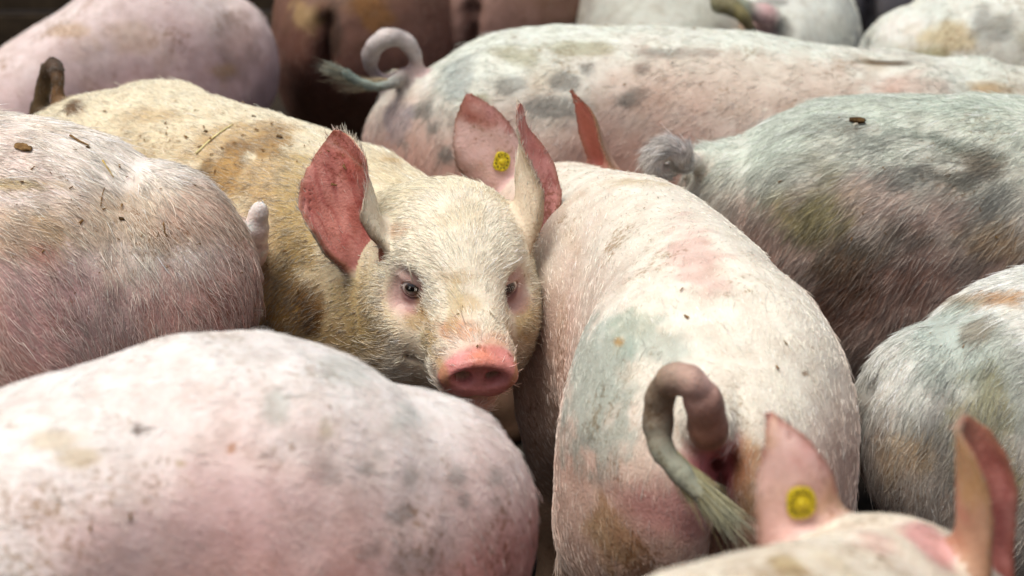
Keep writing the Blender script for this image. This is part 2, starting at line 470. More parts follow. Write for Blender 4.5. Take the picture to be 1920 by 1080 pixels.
def eye_obj(parent, root, C, lk, up, r):
    V, Fq = uvsphere(r)
    V[V[:,0] > .86*r, 0] *= 1.04
    R = np.array([lk, np.cross(up, lk), up])
    W = V@R+C-root
    o = mesh_obj('eye', W, Fq, EYE, parent)
    ca = o.data.color_attributes.new('iris', 'FLOAT_COLOR', 'POINT')
    ang = np.degrees(np.arccos(np.clip(V[:,0]/r, -1, 1)))
    c = np.empty((len(V), 4)); c[:] = (.55, .47, .42, 1)
    c[ang < 42] = (.045, .022, .012, 1); c[ang < 20] = (.004, .004, .004, 1)
    ca.data.foreach_set('color', c.astype(F32).ravel())
    return o

C_ = dict(cream=(.80, .74, .62), white=(.80, .78, .73), pink=(.67, .42, .375), rose=(.62, .33, .30), brown=(.20, .115, .045), dark=(.07, .045, .03), tan=(.48, .33, .15),
          green=(.40, .47, .42), teal=(.34, .44, .43), grey=(.22, .22, .20), ochre=(.53, .42, .22), olive=(.30, .27, .13), lilac=(.62, .44, .44), dirt=(.13, .085, .04), red=(.40, .12, .09))

def build_pig(pig):
    t0 = time.time()
    V, Q = surface(pig)
    NV = vnormals(V, Q); seed = pig['seed']
    sp, g = pig['spine'], pig['g']
    # slight unevenness of flesh
    V = V+NV*(fbm(V, 6, seed, 2)*.007*g+fbm(V, 20, seed+3, 2)*.0022)[:,None]
    NV = vnormals(V, Q)
    S, lat, al = sp.proj(V.astype(F32)); x = S/sp.L
    nz = NV[:,2]
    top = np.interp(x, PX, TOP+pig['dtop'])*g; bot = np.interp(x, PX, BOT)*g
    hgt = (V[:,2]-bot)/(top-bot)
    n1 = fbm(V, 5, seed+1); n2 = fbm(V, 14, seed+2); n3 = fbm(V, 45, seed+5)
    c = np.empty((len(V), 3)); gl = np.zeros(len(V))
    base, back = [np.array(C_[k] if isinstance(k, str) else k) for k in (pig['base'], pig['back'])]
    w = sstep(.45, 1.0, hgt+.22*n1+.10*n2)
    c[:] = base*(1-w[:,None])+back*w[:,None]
    def mix(mask, colr, k=1.0):
        nonlocal c
        m = np.clip(mask, 0, 1)[:,None]*k; c = c*(1-m)+np.array(C_[colr] if isinstance(colr, str) else colr)*m
    hairL = np.ones(len(V)); hairD = np.ones(len(V))
    # mottling
    mix(sstep(.15, .7, n1-.3*n3), pig['mot'][0], pig['mot'][1])
    mix(sstep(.30, .62, fbm(V, 11, seed+9)+.3*n3), pig['mot2'][0], pig['mot2'][1])
    dirt_shade = sstep(.45*g, .22*g, V[:,2]); mix(dirt_shade+.2*n2*dirt_shade, 'dirt', .75)  # lower-body dirt, raised to put shade between pigs into the colour
    if pig.get('face'):
        hh_ = pig['head']; qf = (V-hh_['o'])@np.array([hh_['f'], hh_['l'], hh_['t']]).T/hh_['s']
        mix((np.linalg.norm(qf, axis=1) < .40)*sstep(-.13, -.06, qf[:,0])*sstep(.115, .085, np.abs(qf[:,1]))*(.8+.5*n1), pig['face'], .75)
    # marks seen in the photograph, placed on this pig's hide
    bv = BVHTree.FromPolygons(V.tolist(), Q.tolist())
    pig['bvh'] = bv
    for mk in pig.get('marks', []):
        u, v, ru, rv, cc, k = mk[:6]; rough = mk[6] if len(mk) > 6 else .35; tilt = math.radians(mk[7]) if len(mk) > 7 else 0
        d = ray(u, v); hit = bv.ray_cast(Vector(CAMP), Vector(d))
        if hit[0] is None: print('mark misses', pig['name'], u, v); continue
        P0 = np.array(hit[0]); tt = hit[3]
        q = V-P0
        a = q@RGT; b = -(q@UPC); dep = q@FWD
        a, b = a*math.cos(tilt)+b*math.sin(tilt), -a*math.sin(tilt)+b*math.cos(tilt)
        rr = np.sqrt((a/(ru*tt/FPX))**2+(b/(rv*tt/FPX))**2+(dep/(max(ru, rv)*2.2*tt/FPX))**2)
        nn = fbm(V, 30/(max(ru, rv)/25.), seed+int(u))*.6+n3*.4
        mix(sstep(1.2, .5, rr+rough*nn*1.7), cc, min(.95, k*1.35))
    h = pig.get('head')
    hq = None
    if h:
        Hm = np.array([h['f'], h['l'], h['t']]); hq = (V-h['o'])@Hm.T/h['s']
        inh = (np.linalg.norm(hq, axis=1) < .40)
        m = inh*sstep(.125, .150, hq[:,0]+.010*n2+.006*n3)*sstep(-.10, -.080, hq[:,2]); mix(m, 'pink', .35)
        m = inh*sstep(.149, .158, hq[:,0]+.05*(hq[:,2]+.04)+.003*n3+.003*n2)*sstep(-.094, -.080, hq[:,2]); mix(m, (.75, .37, .36), .88); mix(m*sstep(.1, .6, n2+.5*n3), (.80, .50, .44), .4); mix(m*sstep(.25, .6, fbm(V, 70, seed+50)), (.40, .17, .12), .35); gl = np.maximum(gl, m); hairD *= 1-.97*np.clip(m, 0, 1)
        # orange dirt along the upper rim, dark nostrils
        mm = m*sstep(-.028, -.008, hq[:,2]+.003*n2)*sstep(.2, .0, np.abs(hq[:,1])*5); mix(mm*(.6+.6*n3), (.66, .31, .16), .6)
        m = inh*sstep(.085, .11, hq[:,0])*sstep(-.078, -.090, hq[:,2]); mix(m, (.66, .42, .38), .7); hairD *= 1-.5*np.clip(m, 0, 1)
        for y in (-1, 1):
            Ce = np.array([-.004, y*.0615, 0.]); r = np.linalg.norm((hq-Ce-np.array([.012, y*.008, -.004]))*np.array([1, 1, .85]), axis=1)
            m = inh*sstep(.038, .018, r+.006*n2+.003*n3); mix(m, (.62, .42, .42), .6); hairD *= 1-.9*np.clip(m, 0, 1); hairL *= 1-.5*np.clip(m, 0, 1)
            m = inh*sstep(.012, .004, np.abs(r-.024)+.004*n3)*(n2 > -.1); mix(m, (.40, .22, .22), .35)
            m = inh*sstep(.017, .009, r); mix(m, (.22, .09, .09), .7); hairD *= 1-m
            tr = np.abs(hq[:,1]-y*(.055-.012*sstep(0, -.06, hq[:,2]))); m = inh*(hq[:,0] > -.01)*sstep(.010, .002, tr+.004*n3)*sstep(.0, -.012, hq[:,2])*sstep(-.075, -.04, hq[:,2]); mix(m, 'tan', .55)
    for e in pig.get('ears', []):
        u, a, sh, hw = ear_fields(V.astype(F32), e)
        em = (np.abs(sh) < .012)*(np.abs(a) < hw+.012)*(u > -.022)*(u < e['L']+.01)
        inner = em*sstep(.0014, .0, sh)*sstep(-.020, -.005, u)
        mix(em, e.get('back', 'pink'), .75); mix(em*sstep(.1, .6, n2+.4*n3), 'tan', .5)
        mix(inner, e.get('inn', (.56, .235, .20)), .93); hairD *= 1-e.get('bald', .85)*np.clip(inner, 0, 1); hairL *= 1-.35*em
        mix(inner*sstep(.35, .95, np.abs(a)/np.maximum(hw, .004)+.3*n2)*sstep(.9, .6, u/e['L']), (.62, .36, .34), .5)
        mix(inner*sstep(.0, .5, fbm(V, 32, seed+31)), (.34, .10, .07), .55); mix(inner*sstep(.02, -.03, u-.02), (.20, .06, .05), .5)  # last mix paints shade into the colour at the ear's hollow base
        vn = 1-np.abs(fbm(np.stack([a*55, u*16, 0*u], 1).astype(float), 1.0, seed+33, 2))*3; mix(inner*sstep(.55, .95, vn)*sstep(.0, .03, u), (.36, .10, .09), .45)
        mix(inner*sstep(.55, .95, u/e['L']+.15*n2), e.get('tipc', (.60, .30, .26)), .6)
        edge = em*sstep(.012, .002, hw-np.abs(a)); mix(edge, 'brown', .45)
    flow_tail = np.zeros_like(V); tm_all = np.zeros(len(V))
    for tl in pig.get('tails', []):
        T = tl['path']; dmin = np.full(len(V), 9.); ti = np.zeros(len(V), int)
        near = np.nonzero(np.linalg.norm(V-T.mean(0), axis=1) < .3)[0]
        if len(near):
            dd = np.linalg.norm(V[near][:,None]-T[None], axis=2); ti[near] = dd.argmin(1); dmin[near] = dd.min(1)-tl['r'][ti[near]]
        tm = (dmin < .012)*sstep(.03, .08, np.linalg.norm(V-T[0], axis=1)+ti*.004)
        tm_all = np.maximum(tm_all, tm)
        tt = np.gradient(T, axis=0); tt /= np.linalg.norm(tt, axis=1)[:,None]+1e-9
        flow_tail = np.where(tm[:,None] > .3, tt[ti], flow_tail)
        fr = ti/(len(T)-1)
        stops = np.array([C_[k] if isinstance(k, str) else k for k in tl['cols']]); kk = np.linspace(0, 1, len(stops))
        tc = np.stack([np.interp(fr, kk, stops[:,q]) for q in range(3)], 1)*(1+.22*n3+.35*fbm(V, 60, seed+40))[:,None]
        c = c*(1-tm[:,None]*.95)+tc*tm[:,None]*.95
        hairL = np.where(tm > .3, tl.get('hl', .8), hairL); hairD = np.where(tm > .3, tl.get('hd', 1.5), hairD)
    lum = c.mean(1)[:,None]; c = np.clip(lum+(c-lum)*1.12, 0.004, 1)
    c = np.clip(.93*c**1.25*(1+.06*n3)[:,None], .006, .82)
    root_p = np.array([*sp.frame(sp.L*.5)[0], 0.0])
    root = empty(pig['name'], root_p); root['label'] = pig['label']; root['category'] = 'pig'; root['group'] = 'pigs crowded together in the pen'
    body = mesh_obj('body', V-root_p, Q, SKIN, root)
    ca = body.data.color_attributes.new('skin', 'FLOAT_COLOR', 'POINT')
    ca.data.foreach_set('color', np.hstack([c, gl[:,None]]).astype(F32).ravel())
    if h and pig.get('eyes', True):
        Hm = np.array([h['f'], h['l'], h['t']])
        for y in (-1, 1):
            lk = unit([.87, y*.48, -.06]); up = unit(np.array([0.1, 0, 1])-lk*(.1*lk[0]+lk[2]))
            eye_obj(root, root_p, h['o']+(np.array([-.004, y*.0615, 0])@Hm)*h['s']+(lk@Hm)*.0018, lk@Hm if 'gaze' not in pig else unit(lk@Hm*.55+.45*unit(pig['gaze']-h['o'])), up@Hm, .0165*h['s'])
        if pig.get('hair', 0) > 200000:                # pale lashes on the upper lids
            PL = []; t5 = np.linspace(0, 1, 5)
            for y in (-1, 1):
                C = np.array([-.004, y*.0615, 0.]); lk = unit([.87, y*.48, -.06]); up = unit(np.array([0.1, 0, 1])-lk*(.1*lk[0]+lk[2])); rt = np.cross(up, lk)
                for i in range(13):
                    a = random.uniform(-1, 1); p0 = C+lk*(.0195-.006*a*a)+up*(.0100-.0035*a*a)+rt*.0145*a
                    dv = unit(lk*.8+up*random.uniform(.05, .6)+rt*(.55*a+random.gauss(0, .12))); Ln = random.uniform(.005, .009)
                    PL.append([p0+dv*Ln*k-up*Ln*.45*k*k for k in t5])
            PL = (np.array(PL)@Hm)*h['s']+h['o']-root_p
            curves_obj('eyelashes', PL, .00013*np.ones((len(PL), 1))*np.array([1, .9, .75, .55, .2])[None], np.tile([.82, .78, .70], (len(PL), 1)), root)
    # ---------------------------------------------------------------- bristles
    dens = pig.get('hair', 0)
    if dens:
        fc = V[Q].mean(1); fa = .5*np.linalg.norm(np.cross(V[Q[:,2]]-V[Q[:,0]], V[Q[:,3]]-V[Q[:,1]]), axis=1)
        fN = NV[Q[:,0]]
        uu, vv, zz = project(fc); tc = CAMP-fc; tc /= np.linalg.norm(tc, axis=1)[:,None]
        keep = (uu > -140) & (uu < 2060) & (vv > -110) & (vv < 1210) & ((fN*tc).sum(1) > -.35) & (fc[:,2] > .22)
        wgt = np.where(keep, fa*hairD[Q[:,0]], 0); n = int(.85*dens*wgt.sum())
        f = np.searchsorted(np.cumsum(wgt)/wgt.sum(), rng.random(n)); f = np.minimum(f, len(Q)-1)
        a, b = rng.random(n)[:,None], rng.random(n)[:,None]
        q = Q[f]; bl = lambda A: (A[q[:,0]]*(1-a)+A[q[:,1]]*a)*(1-b)+(A[q[:,3]]*(1-a)+A[q[:,2]]*a)*b
        p = bl(V); nn = bl(NV); nn /= np.linalg.norm(nn, axis=1)[:,None]; cc = bl(c); hl = bl(hairL[:,None])[:,0]; ft = bl(flow_tail)
        # lie of the coat : backwards along the spine, down the flanks
        s_ = bl(S[:,None])[:,0]; tg = np.gradient(sp.P, axis=0); tg /= np.linalg.norm(tg, axis=1)[:,None]
        tx = np.interp(s_, sp.len, tg[:,0]); ty = np.interp(s_, sp.len, tg[:,1])
        hh = bl(hgt[:,None])[:,0]
        side = sstep(.98, .55, hh)
        Fl = np.stack([-tx, -ty, -.15-1.15*side], 1)
        rump = sstep(.10, .0, s_/sp.L)[:,None]; Fl = Fl*(1-rump*.6)+np.array([0, 0, -1.])*rump*.8
        if h:
            qh = bl(hq); wv = sstep(-.16, -.06, qh[:,0])*(np.linalg.norm(qh, axis=1) < .34)
            rad = np.stack([-1.0+0*qh[:,0], 1.1*np.sign(qh[:,1])*np.minimum(np.abs(qh[:,1])/.06, 1.2), .25*np.sign(qh[:,2]+.03)-.5*(np.abs(qh[:,1]) > .06)], 1)
            Fl = Fl*(1-wv[:,None])+(rad@np.array([h['f'], h['l'], h['t']]))*wv[:,None]*1.2
        for e in pig.get('ears', []):
            u, a_, sh, hw = ear_fields(p.astype(F32), e); em = ((np.abs(sh) < .012)*(np.abs(a_) < hw+.012)*(u > .01)*(u < e['L']+.01))[:,None]
            Fl = np.where(em, e['u']+e['v']*(a_/.06)[:,None]*.5, Fl)
        Fl = np.where((np.abs(ft).sum(1) > .3)[:,None], ft*1.5, Fl)
        sw = np.stack([fbm(p, 9, seed+21, 2), fbm(p, 9, seed+22, 2), fbm(p, 9, seed+23, 2)], 1)*.48 \
           + np.stack([vnoise(p, 70, seed+24), vnoise(p, 70, seed+25), vnoise(p, 70, seed+26)], 1)*.24
        Fl = Fl+sw*pig.get('swirl', 1.0)+rng.normal(0, .16, (n, 3))
        Fl -= nn*(Fl*nn).sum(1)[:,None]; Fl /= np.linalg.norm(Fl, axis=1)[:,None]+1e-9
        L = .56*pig.get('hlen', .024)*hl*np.exp(rng.normal(0, .30, n))
        lift = .46*pig.get('lift', .30)*np.exp(rng.normal(0, .45, n))
        stray = rng.random(n) < .015; lift[stray] *= 2.2; L[stray] *= 1.3
        K = 5; t = np.linspace(0, 1, K)
        bendv = np.cross(nn, Fl)*rng.normal(0, .14, n)[:,None]
        P = p[:,None]-nn[:,None]*.001+L[:,None,None]*(Fl[:,None]*t[None,:,None]+nn[:,None]*(lift[:,None]*(t-.62*t*t))[:,:,None]+bendv[:,None]*(t*t)[None,:,None])
        rad = .90*pig.get('hrad', .00030)*np.exp(rng.normal(0, .22, n))[:,None]*np.array([1, .95, .85, .65, .22])[None]
        hc = np.array(pig.get('hcol', (.86, .80, .66)))
        k = pig.get('hmix', .55)*.72; jj = np.clip(rng.normal(k, .16, n), 0, .95)[:,None]
        # bristles follow a stain but stay a little lighter than the hide below
        tint = np.clip((cc*(1-jj)+.84*hc**1.22*jj*(.12+.88*np.clip(cc.max(1)/.62, 0, 1))[:,None])*np.exp(rng.normal(0, pig.get('hvar', .22), (n, 1))), .01, .92)
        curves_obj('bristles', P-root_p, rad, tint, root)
        # tuft at the tail's end
        for tl in pig.get('tails', []):
            tf = tl.get('tuft')
            if not tf: continue
            m = tf['n']; T = tl['path']; i = (len(T)-1-(rng.random(m)**1.3*tf['span']*(len(T)-1))).astype(int)
            tg = np.gradient(T, axis=0); tg /= np.linalg.norm(tg, axis=1)[:,None]
            d0 = tg[i]; rnd = rng.normal(0, 1, (m, 3)); rnd -= d0*(rnd*d0).sum(1)[:,None]; rnd /= np.linalg.norm(rnd, axis=1)[:,None]
            p = T[i]+rnd*tl['r'][i][:,None]*.65
            aim = np.array(tf['aim']); dirn = d0*.55+unit(aim)*.75+rnd*.075; dirn /= np.linalg.norm(dirn, axis=1)[:,None]
            L = tf['L']*np.exp(rng.normal(0, .28, m)); cl = rng.normal(0, .085, (m, 3))
            P = p[:,None]+L[:,None,None]*(dirn[:,None]*t[None,:,None]+cl[:,None]*(t*t)[None,:,None]-np.array([0, 0, .16])*(t*t)[None,:,None])
            rad = .0004*np.ones((m, 1))*np.array([1, .95, .85, .65, .22])[None]
            ca_, cb_ = np.array(tf['cols'][0]), np.array(tf['cols'][1]); z = rng.random((m, 1)); fr = ((len(T)-1-i)/(len(T)-1)/max(tf['span'], .01))[:,None]
            z = np.clip(.6*(1-fr)+.5*(z-.3), 0, 1)
            curves_obj('tail_tuft', P-root_p, rad, np.clip((ca_*(1-z)+cb_*z)*np.exp(rng.normal(0, .2, (m, 1))), .01, .9), root)
    pig['root'] = root; pig['rp'] = root_p
    print('PIG', pig['name'], pig['seed'], len(V), 'verts', round(time.time()-t0, 1), 's')
    return root

def mkear(b, tip, open_, L=None, W=1.0, R=(.030, .034, .055, .085, .13), **kw):
    b = np.asarray(b, float); tip = np.asarray(tip, float); u = unit(tip-b); w = np.asarray(open_, float); w = unit(w-u*(w@u)); v = np.cross(w, u)
    e = dict(b=b, u=u, v=v, w=w, L=L or np.linalg.norm(tip-b), W=W, R=R, bend=0.0); e.update(kw); return e
def mkhead(o, f, s=1.0, roll=0.0):
    f = unit(f); l = unit(np.cross([0, 0, 1], f)); t = np.cross(f, l)
    c, s_ = math.cos(roll), math.sin(roll); l, t = l*c+t*s_, t*c-l*s_
    return dict(o=np.asarray(o, float), f=f, l=l, t=t, s=s)
def mktail(pts, r0, r1, n=28, **kw):
    P = catmull(pts, n); d = dict(path=P, r=(np.linspace(1, 0, n)**.7*(r0-r1)+r1)*(1+.07*np.sin(np.arange(n)*2.1)+.05*np.sin(np.arange(n)*5.3+1))); d.update(kw); return d
def pig(name, label, spine, g, seed, base, back, mot=('pink', .3), mot2=('tan', .2), fat=1.0, dtop=0, h=.0075, **kw):
    q = np.array(spine, float); q[0] += unit(q[1]-q[0])*.030*g
    d = dict(name=name, label=label, spine=Spine(q), g=g, seed=seed, base=base, back=back, mot=mot, mot2=mot2, fat=fat, h=h)
    d['dtop'] = np.zeros(len(PX)) if np.isscalar(dtop) else np.array(dtop, float); d.update(kw); return d
def head_at(pg_pts, yaw, pitch, eye, s=1.0):
    f = (math.cos(yaw)*math.cos(pitch), math.sin(yaw)*math.cos(pitch), math.sin(pitch)); return mkhead(eye, f, s)

# ------------------------------------------------------------------ the ground and the pen wall
def box_mesh(name, lo, hi, m, parent=None, bev=.004, jit=0):
    lo = np.array(lo, float); hi = np.array(hi, float); V = []; 
    import bmesh
    bm = bmesh.new(); bmesh.ops.create_cube(bm, size=1)
    for v in bm.verts: v.co = Vector([(lo[k]+hi[k])/2+v.co[k]*(hi[k]-lo[k])+random.uniform(-jit, jit) for k in range(3)])
    if bev: bmesh.ops.bevel(bm, geom=bm.edges[:], offset=bev, segments=1, affect='EDGES')
    me = bpy.data.meshes.new(name); bm.to_mesh(me); bm.free(); me.materials.append(m)
    o = bpy.data.objects.new(name, me); col.objects.link(o)
    if parent: o.parent = parent
    return o
FLOOR = plain('dark_concrete', (.014, .010, .007), .75, .2, (9, (.035, .025, .016), .35, .7))  # floor colour darkened to hold the shade in gaps between pigs
WOOD = plain('dark_timber', (.022, .015, .009), .85, .15, (14, (.055, .038, .022), .35, .7))
fl = mesh_obj('ground', np.array([[-60, -30, 0], [60, -30, 0], [60, 90, 0], [-60, 90, 0.]]), np.array([[0, 1, 2, 3]]), FLOOR, None, False); fl['kind'] = 'structure'
wall = empty('pen_wall', (0, 6.4, 0)); wall['label'] = 'dark timber pen wall behind the herd, seen in the upper left corner'; wall['category'] = 'wall'
for r in range(8):
    zz = .03+r*.20
    for k in range(4):
        box_mesh('plank', (-4.0+k*2.0+.002, -.02+random.uniform(-.006, .006), zz), (-2.0+k*2.0-.004, .022, zz+.188), WOOD, wall, .004, .002)
for k in range(5): box_mesh('post', (-4.05+k*2.0, .026, -.0), (-3.95+k*2.0, .126, 1.7), WOOD, wall)

# ------------------------------------------------------------------ the pigs
PIGS = []
# the pig that looks at the camera
ROLL = -.055
hd = mkhead((-.068, 2.470, .562), (.185, -.93, -.185), .97, ROLL)
hl = lambda a, b, c: hd['o']+(np.array([a, b, c])@np.array([hd['f'], hd['l'], hd['t']]))*hd['s']
e1 = mkear(hl(-.088, -.104, .010), at(614, 244, 2.55), (-.45, -.88, .10), W=1.60, prof=[.024, .036, .050, .060, .053, .036, .016, .002], R=(.038, .038, .043, .054, .08), T=.9, inn=(.60, .30, .26), back='cream', bend=-.10, bald=.8)
e2 = mkear(hl(-.098, .098, .022), at(990, 190, 2.62), (.93, -.25, .10), W=1.30, R=(.036, .040, .052, .07, .10), sway=.06, inn=(.66, .36, .34), back=(.76, .66, .53), bend=-.06, bald=.75)
PIGS.append(pig('pig', 'cream pig with upright ears facing the camera, brown stains behind its head, pink snout', [(-.725, 3.18), (-.51, 2.965), (-.30, 2.79), (-.105, 2.625)], .985, 1,
    (.60, .47, .28), (.78, .72, .56), dhw=[0, 0, 0, 0, 0, 0, 0, .0, .02, .03], face=(.86, .82, .73), dtop=[-.055, -.045, -.035, -.025, -.025, -.03, -.03, -.045, -.065, -.08], mot=('ochre', .35), mot2=('tan', .22), h=.007, hf=.0024, head=hd, ears=[e1, e2],
    fine=[(np.array([-.26, 2.24, .36]), np.array([.10, 2.72, .86]))], gaze=np.array([0, 0, 1.3]),
    tails=[mktail([at(62, 262, 3.16), at(72, 225, 3.10), at(84, 150, 3.08), at(98, 122, 3.07), at(108, 150, 3.05), at(107, 205, 3.04)], .0175, .011, cols=['dirt', 'dirt', (.09, .05, .03), 'brown'], hl=.5)],
    hair=330000, hlen=.023, hrad=.00032, hmix=.55, hcol=(.96, .93, .82), lift=.30, hvar=.22,
    marks=[(600, 235, 40, 26, (.17, .10, .03), .6, .9), (500, 330, 70, 60, 'tan', .5, .9, 30), (560, 330, 50, 80, 'ochre', .5, .9), (395, 330, 26, 40, (.20, .12, .04), .6, .9, 30), (575, 600, 26, 36, (.16, .10, .04), .6, .7), (515, 610, 26, 40, (.30, .19, .07), .6, .7), (310, 215, 70, 14, 'tan', .3, 1.0), (520, 185, 50, 12, 'tan', .4, 1.0), (660, 560, 60, 60, 'ochre', .35, .9), (560, 450, 40, 70, (.36, .24, .10), .5, .9), (540, 560, 30, 50, (.24, .15, .06), .6, .8), (500, 270, 60, 20, (.24, .15, .06), .5, 1.0, -20), (470, 250, 110, 40, 'tan', .5, .9, -15), (545, 215, 60, 28, 'brown', .6, .8), (440, 300, 45, 30, 'brown', .55, .8, 35), (420, 330, 36, 60, 'tan', .7, .7), (140, 200, 22, 22, 'brown', .8, .4),
           (580, 580, 40, 55, 'brown', .65, .6), (535, 600, 45, 60, 'tan', .7, .5), (560, 420, 60, 80, 'ochre', .55, .7), (680, 250, 70, 30, 'tan', .5, .8, -30), (740, 300, 40, 20, 'tan', .5, .8), (880, 570, 40, 30, 'tan', .35, .8),
           (860, 620, 45, 25, (.55, .27, .14), .5, .7), (780, 600, 22, 30, 'tan', .4, .8), (985, 600, 20, 40, 'ochre', .5, .5), (680, 620, 45, 40, 'ochre', .45, .5), (850, 560, 16, 60, 'ochre', .35, .9), (930, 640, 30, 16, (.60, .36, .22), .4, .8), (800, 640, 30, 30, 'ochre', .4, .9), (840, 520, 50, 14, 'tan', .25, 1.0), (870, 400, 60, 40, 'ochre', .2, 1.0), (745, 430, 30, 20, (.55, .36, .24), .4, .9)]))
# the pig beside it, seen from behind
hD = head_at(None, math.radians(100), -.55, (.062, 2.985, .455), 1.0)
dE1 = mkear((-.012, 2.90, .575), at(884, 196, 2.89), (-.25, .95, .15), L=.165, W=1.0, inn='rose', back=(.78, .55, .53), bend=.05, hl=.4)
dE2 = mkear((.165, 2.90, .575), at(1092, 155, 2.88), (-.93, -.36, .0), L=.185, W=.80, inn=(.50, .20, .16), back=(.48, .26, .18), bend=.10)
PIGS.append(pig('pig', 'white pig seen from behind right of the facing pig, tail curled over its pink rump', [(.224, 1.995), (.224, 2.25), (.190, 2.50), (.105, 2.80)], .93, 2,
    (.68, .52, .44), (.81, .78, .69), mot=('cream', .3), mot2=('tan', .12), h=.0065, hf=.0035, head=hD, ears=[dE1, dE2], eyes=False, fat=.95, dhw=[0, 0, 0, -.006, -.018, -.024, -.024, -.016, 0, 0],
    fine=[(np.array([-.10, 2.80, .56]), np.array([.22, 2.96, .80])), (np.array([.10, 1.80, .40]), np.array([.30, 1.98, .70]))],
    tails=[mktail([(.205, 1.96, .585), at(1328, 810, 1.895), at(1322, 760, 1.868), at(1303, 722, 1.856), at(1270, 708, 1.858), at(1243, 730, 1.875), at(1234, 780, 1.882), at(1240, 835, 1.870), at(1268, 876, 1.852), at(1312, 925, 1.838)], .0215, .0085,
        cols=[(.50, .27, .20), (.42, .24, .18), (.60, .43, .38), (.34, .27, .20), (.26, .22, .17), (.30, .31, .25), (.38, .40, .32)], hl=.5, hd=1.0,
        tuft=dict(n=1500, span=.22, L=.043, aim=(.10, -.01, -.062), cols=((.46, .40, .19), (.33, .37, .31))))],
    hair=250000, hlen=.018, hmix=.36, hcol=(.90, .88, .80), lift=.24,
    marks=[(1310, 480, 70, 130, 'pink', .35, .8), (1345, 870, 75, 75, (.62, .27, .27), .75, .5), (1345, 872, 20, 16, (.18, .06, .05), .9, .3), (1120, 690, 80, 160, 'green', .5, 1.0), (1200, 610, 60, 40, (.50, .54, .44), .4, 1.0), (1230, 640, 70, 50, 'green', .4, .8), (1230, 780, 55, 80, 'grey', .35, .8),
           (1260, 960, 120, 90, (.58, .36, .33), .7, .6), (1150, 1000, 60, 70, 'tan', .4, .8), (1405, 900, 25, 80, 'tan', .45, .6), (1380, 1000, 50, 60, 'brown', .4, .6), (1060, 300, 40, 20, 'tan', .4, .6), (1180, 340, 80, 20, 'ochre', .3, .8), (1160, 640, 12, 10, 'tan', .6, .3), (1510, 700, 8, 6, 'brown', .6, .3)]))
# left, mid distance : broad rump
PIGS.append(pig('pig', 'pink pig with a clean white back at the left edge, behind the nearest pig', [(-.455, 2.50), (-.75, 2.52), (-1.1, 2.47), (-1.42, 2.40)], 1.02, 3,
    (.65, .435, .385), (.84, .79, .73), mot=('cream', .15), mot2=('tan', .18), head='auto', dtop=[.045, .046, .040, .028, .012, 0, 0, 0, 0, 0], cap=.150,
    tails=[mktail([(-.375, 2.60, .60), at(474, 480, 2.60), at(482, 430, 2.575), at(487, 392, 2.565)], .0195, .0135, cols=['pink', (.86, .68, .64), (.90, .78, .74), (.92, .86, .82)], hl=.4, hd=.3)],
    fine=[(np.array([-.40, 2.54, .52]), np.array([-.30, 2.66, .72]))], hf=.004,
    hvar=.28, hair=210000, hlen=.032, hrad=.00034, hmix=.50, hcol=(.90, .84, .72), lift=.26, swirl=1.25,
    marks=[(40, 430, 90, 60, 'tan', .35, .9), (230, 400, 200, 50, 'tan', .28, 1.0), (20, 345, 60, 10, 'ochre', .6, .8), (350, 400, 80, 60, 'pink', .22, .9), (120, 560, 120, 90, 'lilac', .4, .9), (330, 560, 100, 80, 'rose', .25, .9), (80, 480, 30, 20, (.45, .2, .14), .4, .8),
           (180, 640, 60, 90, 'grey', .22, .9), (230, 410, 5, 4, 'dark', .8, .3), (330, 385, 4, 3, 'dark', .8, .3), (312, 345, 4, 3, 'dark', .7, .3)]))
# nearest pig, bottom left
PIGS.append(pig('pig', 'nearest pig filling the lower left corner, white back and grey spotted pink flank', [(-.080, 1.855), (-.24, 1.795), (-.52, 1.64), (-.93, 1.40)], .99, 4,
    (.70, .43, .39), (.85, .82, .78), mot=('white', .25), mot2=('rose', .12), head='auto', h=.007, cap=.14, dtop=[-.008, -.003, .004, .004, -.018, -.042, -.06, -.06, -.05, -.05],
    hair=150000, hlen=.022, hmix=.34, hcol=(.90, .86, .78), lift=.22,
    marks=[(262, 805, 13, 13, (.10, .05, .02), .95, .3), (620, 890, 26, 26, 'grey', 0.31, .8), (690, 880, 16, 12, 'grey', 0.31, .6), (770, 890, 16, 22, 'grey', 0.28, .7), (860, 890, 24, 22, 'grey', 0.34, .7), (930, 895, 16, 20, 'grey', 0.31, .7), (870, 940, 14, 12, 'grey', 0.37, .6), (930, 940, 16, 14, 'grey', 0.28, .6),
           (745, 965, 30, 16, 'grey', 0.31, .8), (710, 850, 20, 12, 'grey', 0.25, .7), (520, 760, 24, 30, 'green', 0.28, .8), (640, 690, 90, 40, 'green', 0.22, .9), (760, 790, 40, 40, 'green', 0.25, .9), (560, 840, 60, 30, 'grey', 0.15, .9), (450, 960, 160, 90, 'lilac', 0.28, 1.0), (250, 1000, 120, 60, 'lilac', 0.19, 1.0), (780, 1060, 50, 30, 'grey', 0.25, .9),
           (435, 840, 8, 10, (.45, .22, .10), .6, .4), (150, 860, 40, 14, 'ochre', .35, .9), (100, 830, 60, 20, 'ochre', .3, .9), (340, 870, 12, 8, 'ochre', .4, .5), (690, 1040, 30, 18, 'grey', 0.25, .8), (610, 800, 14, 20, 'olive', .3, .8), (830, 690, 60, 40, 'green', 0.19, .9)]))
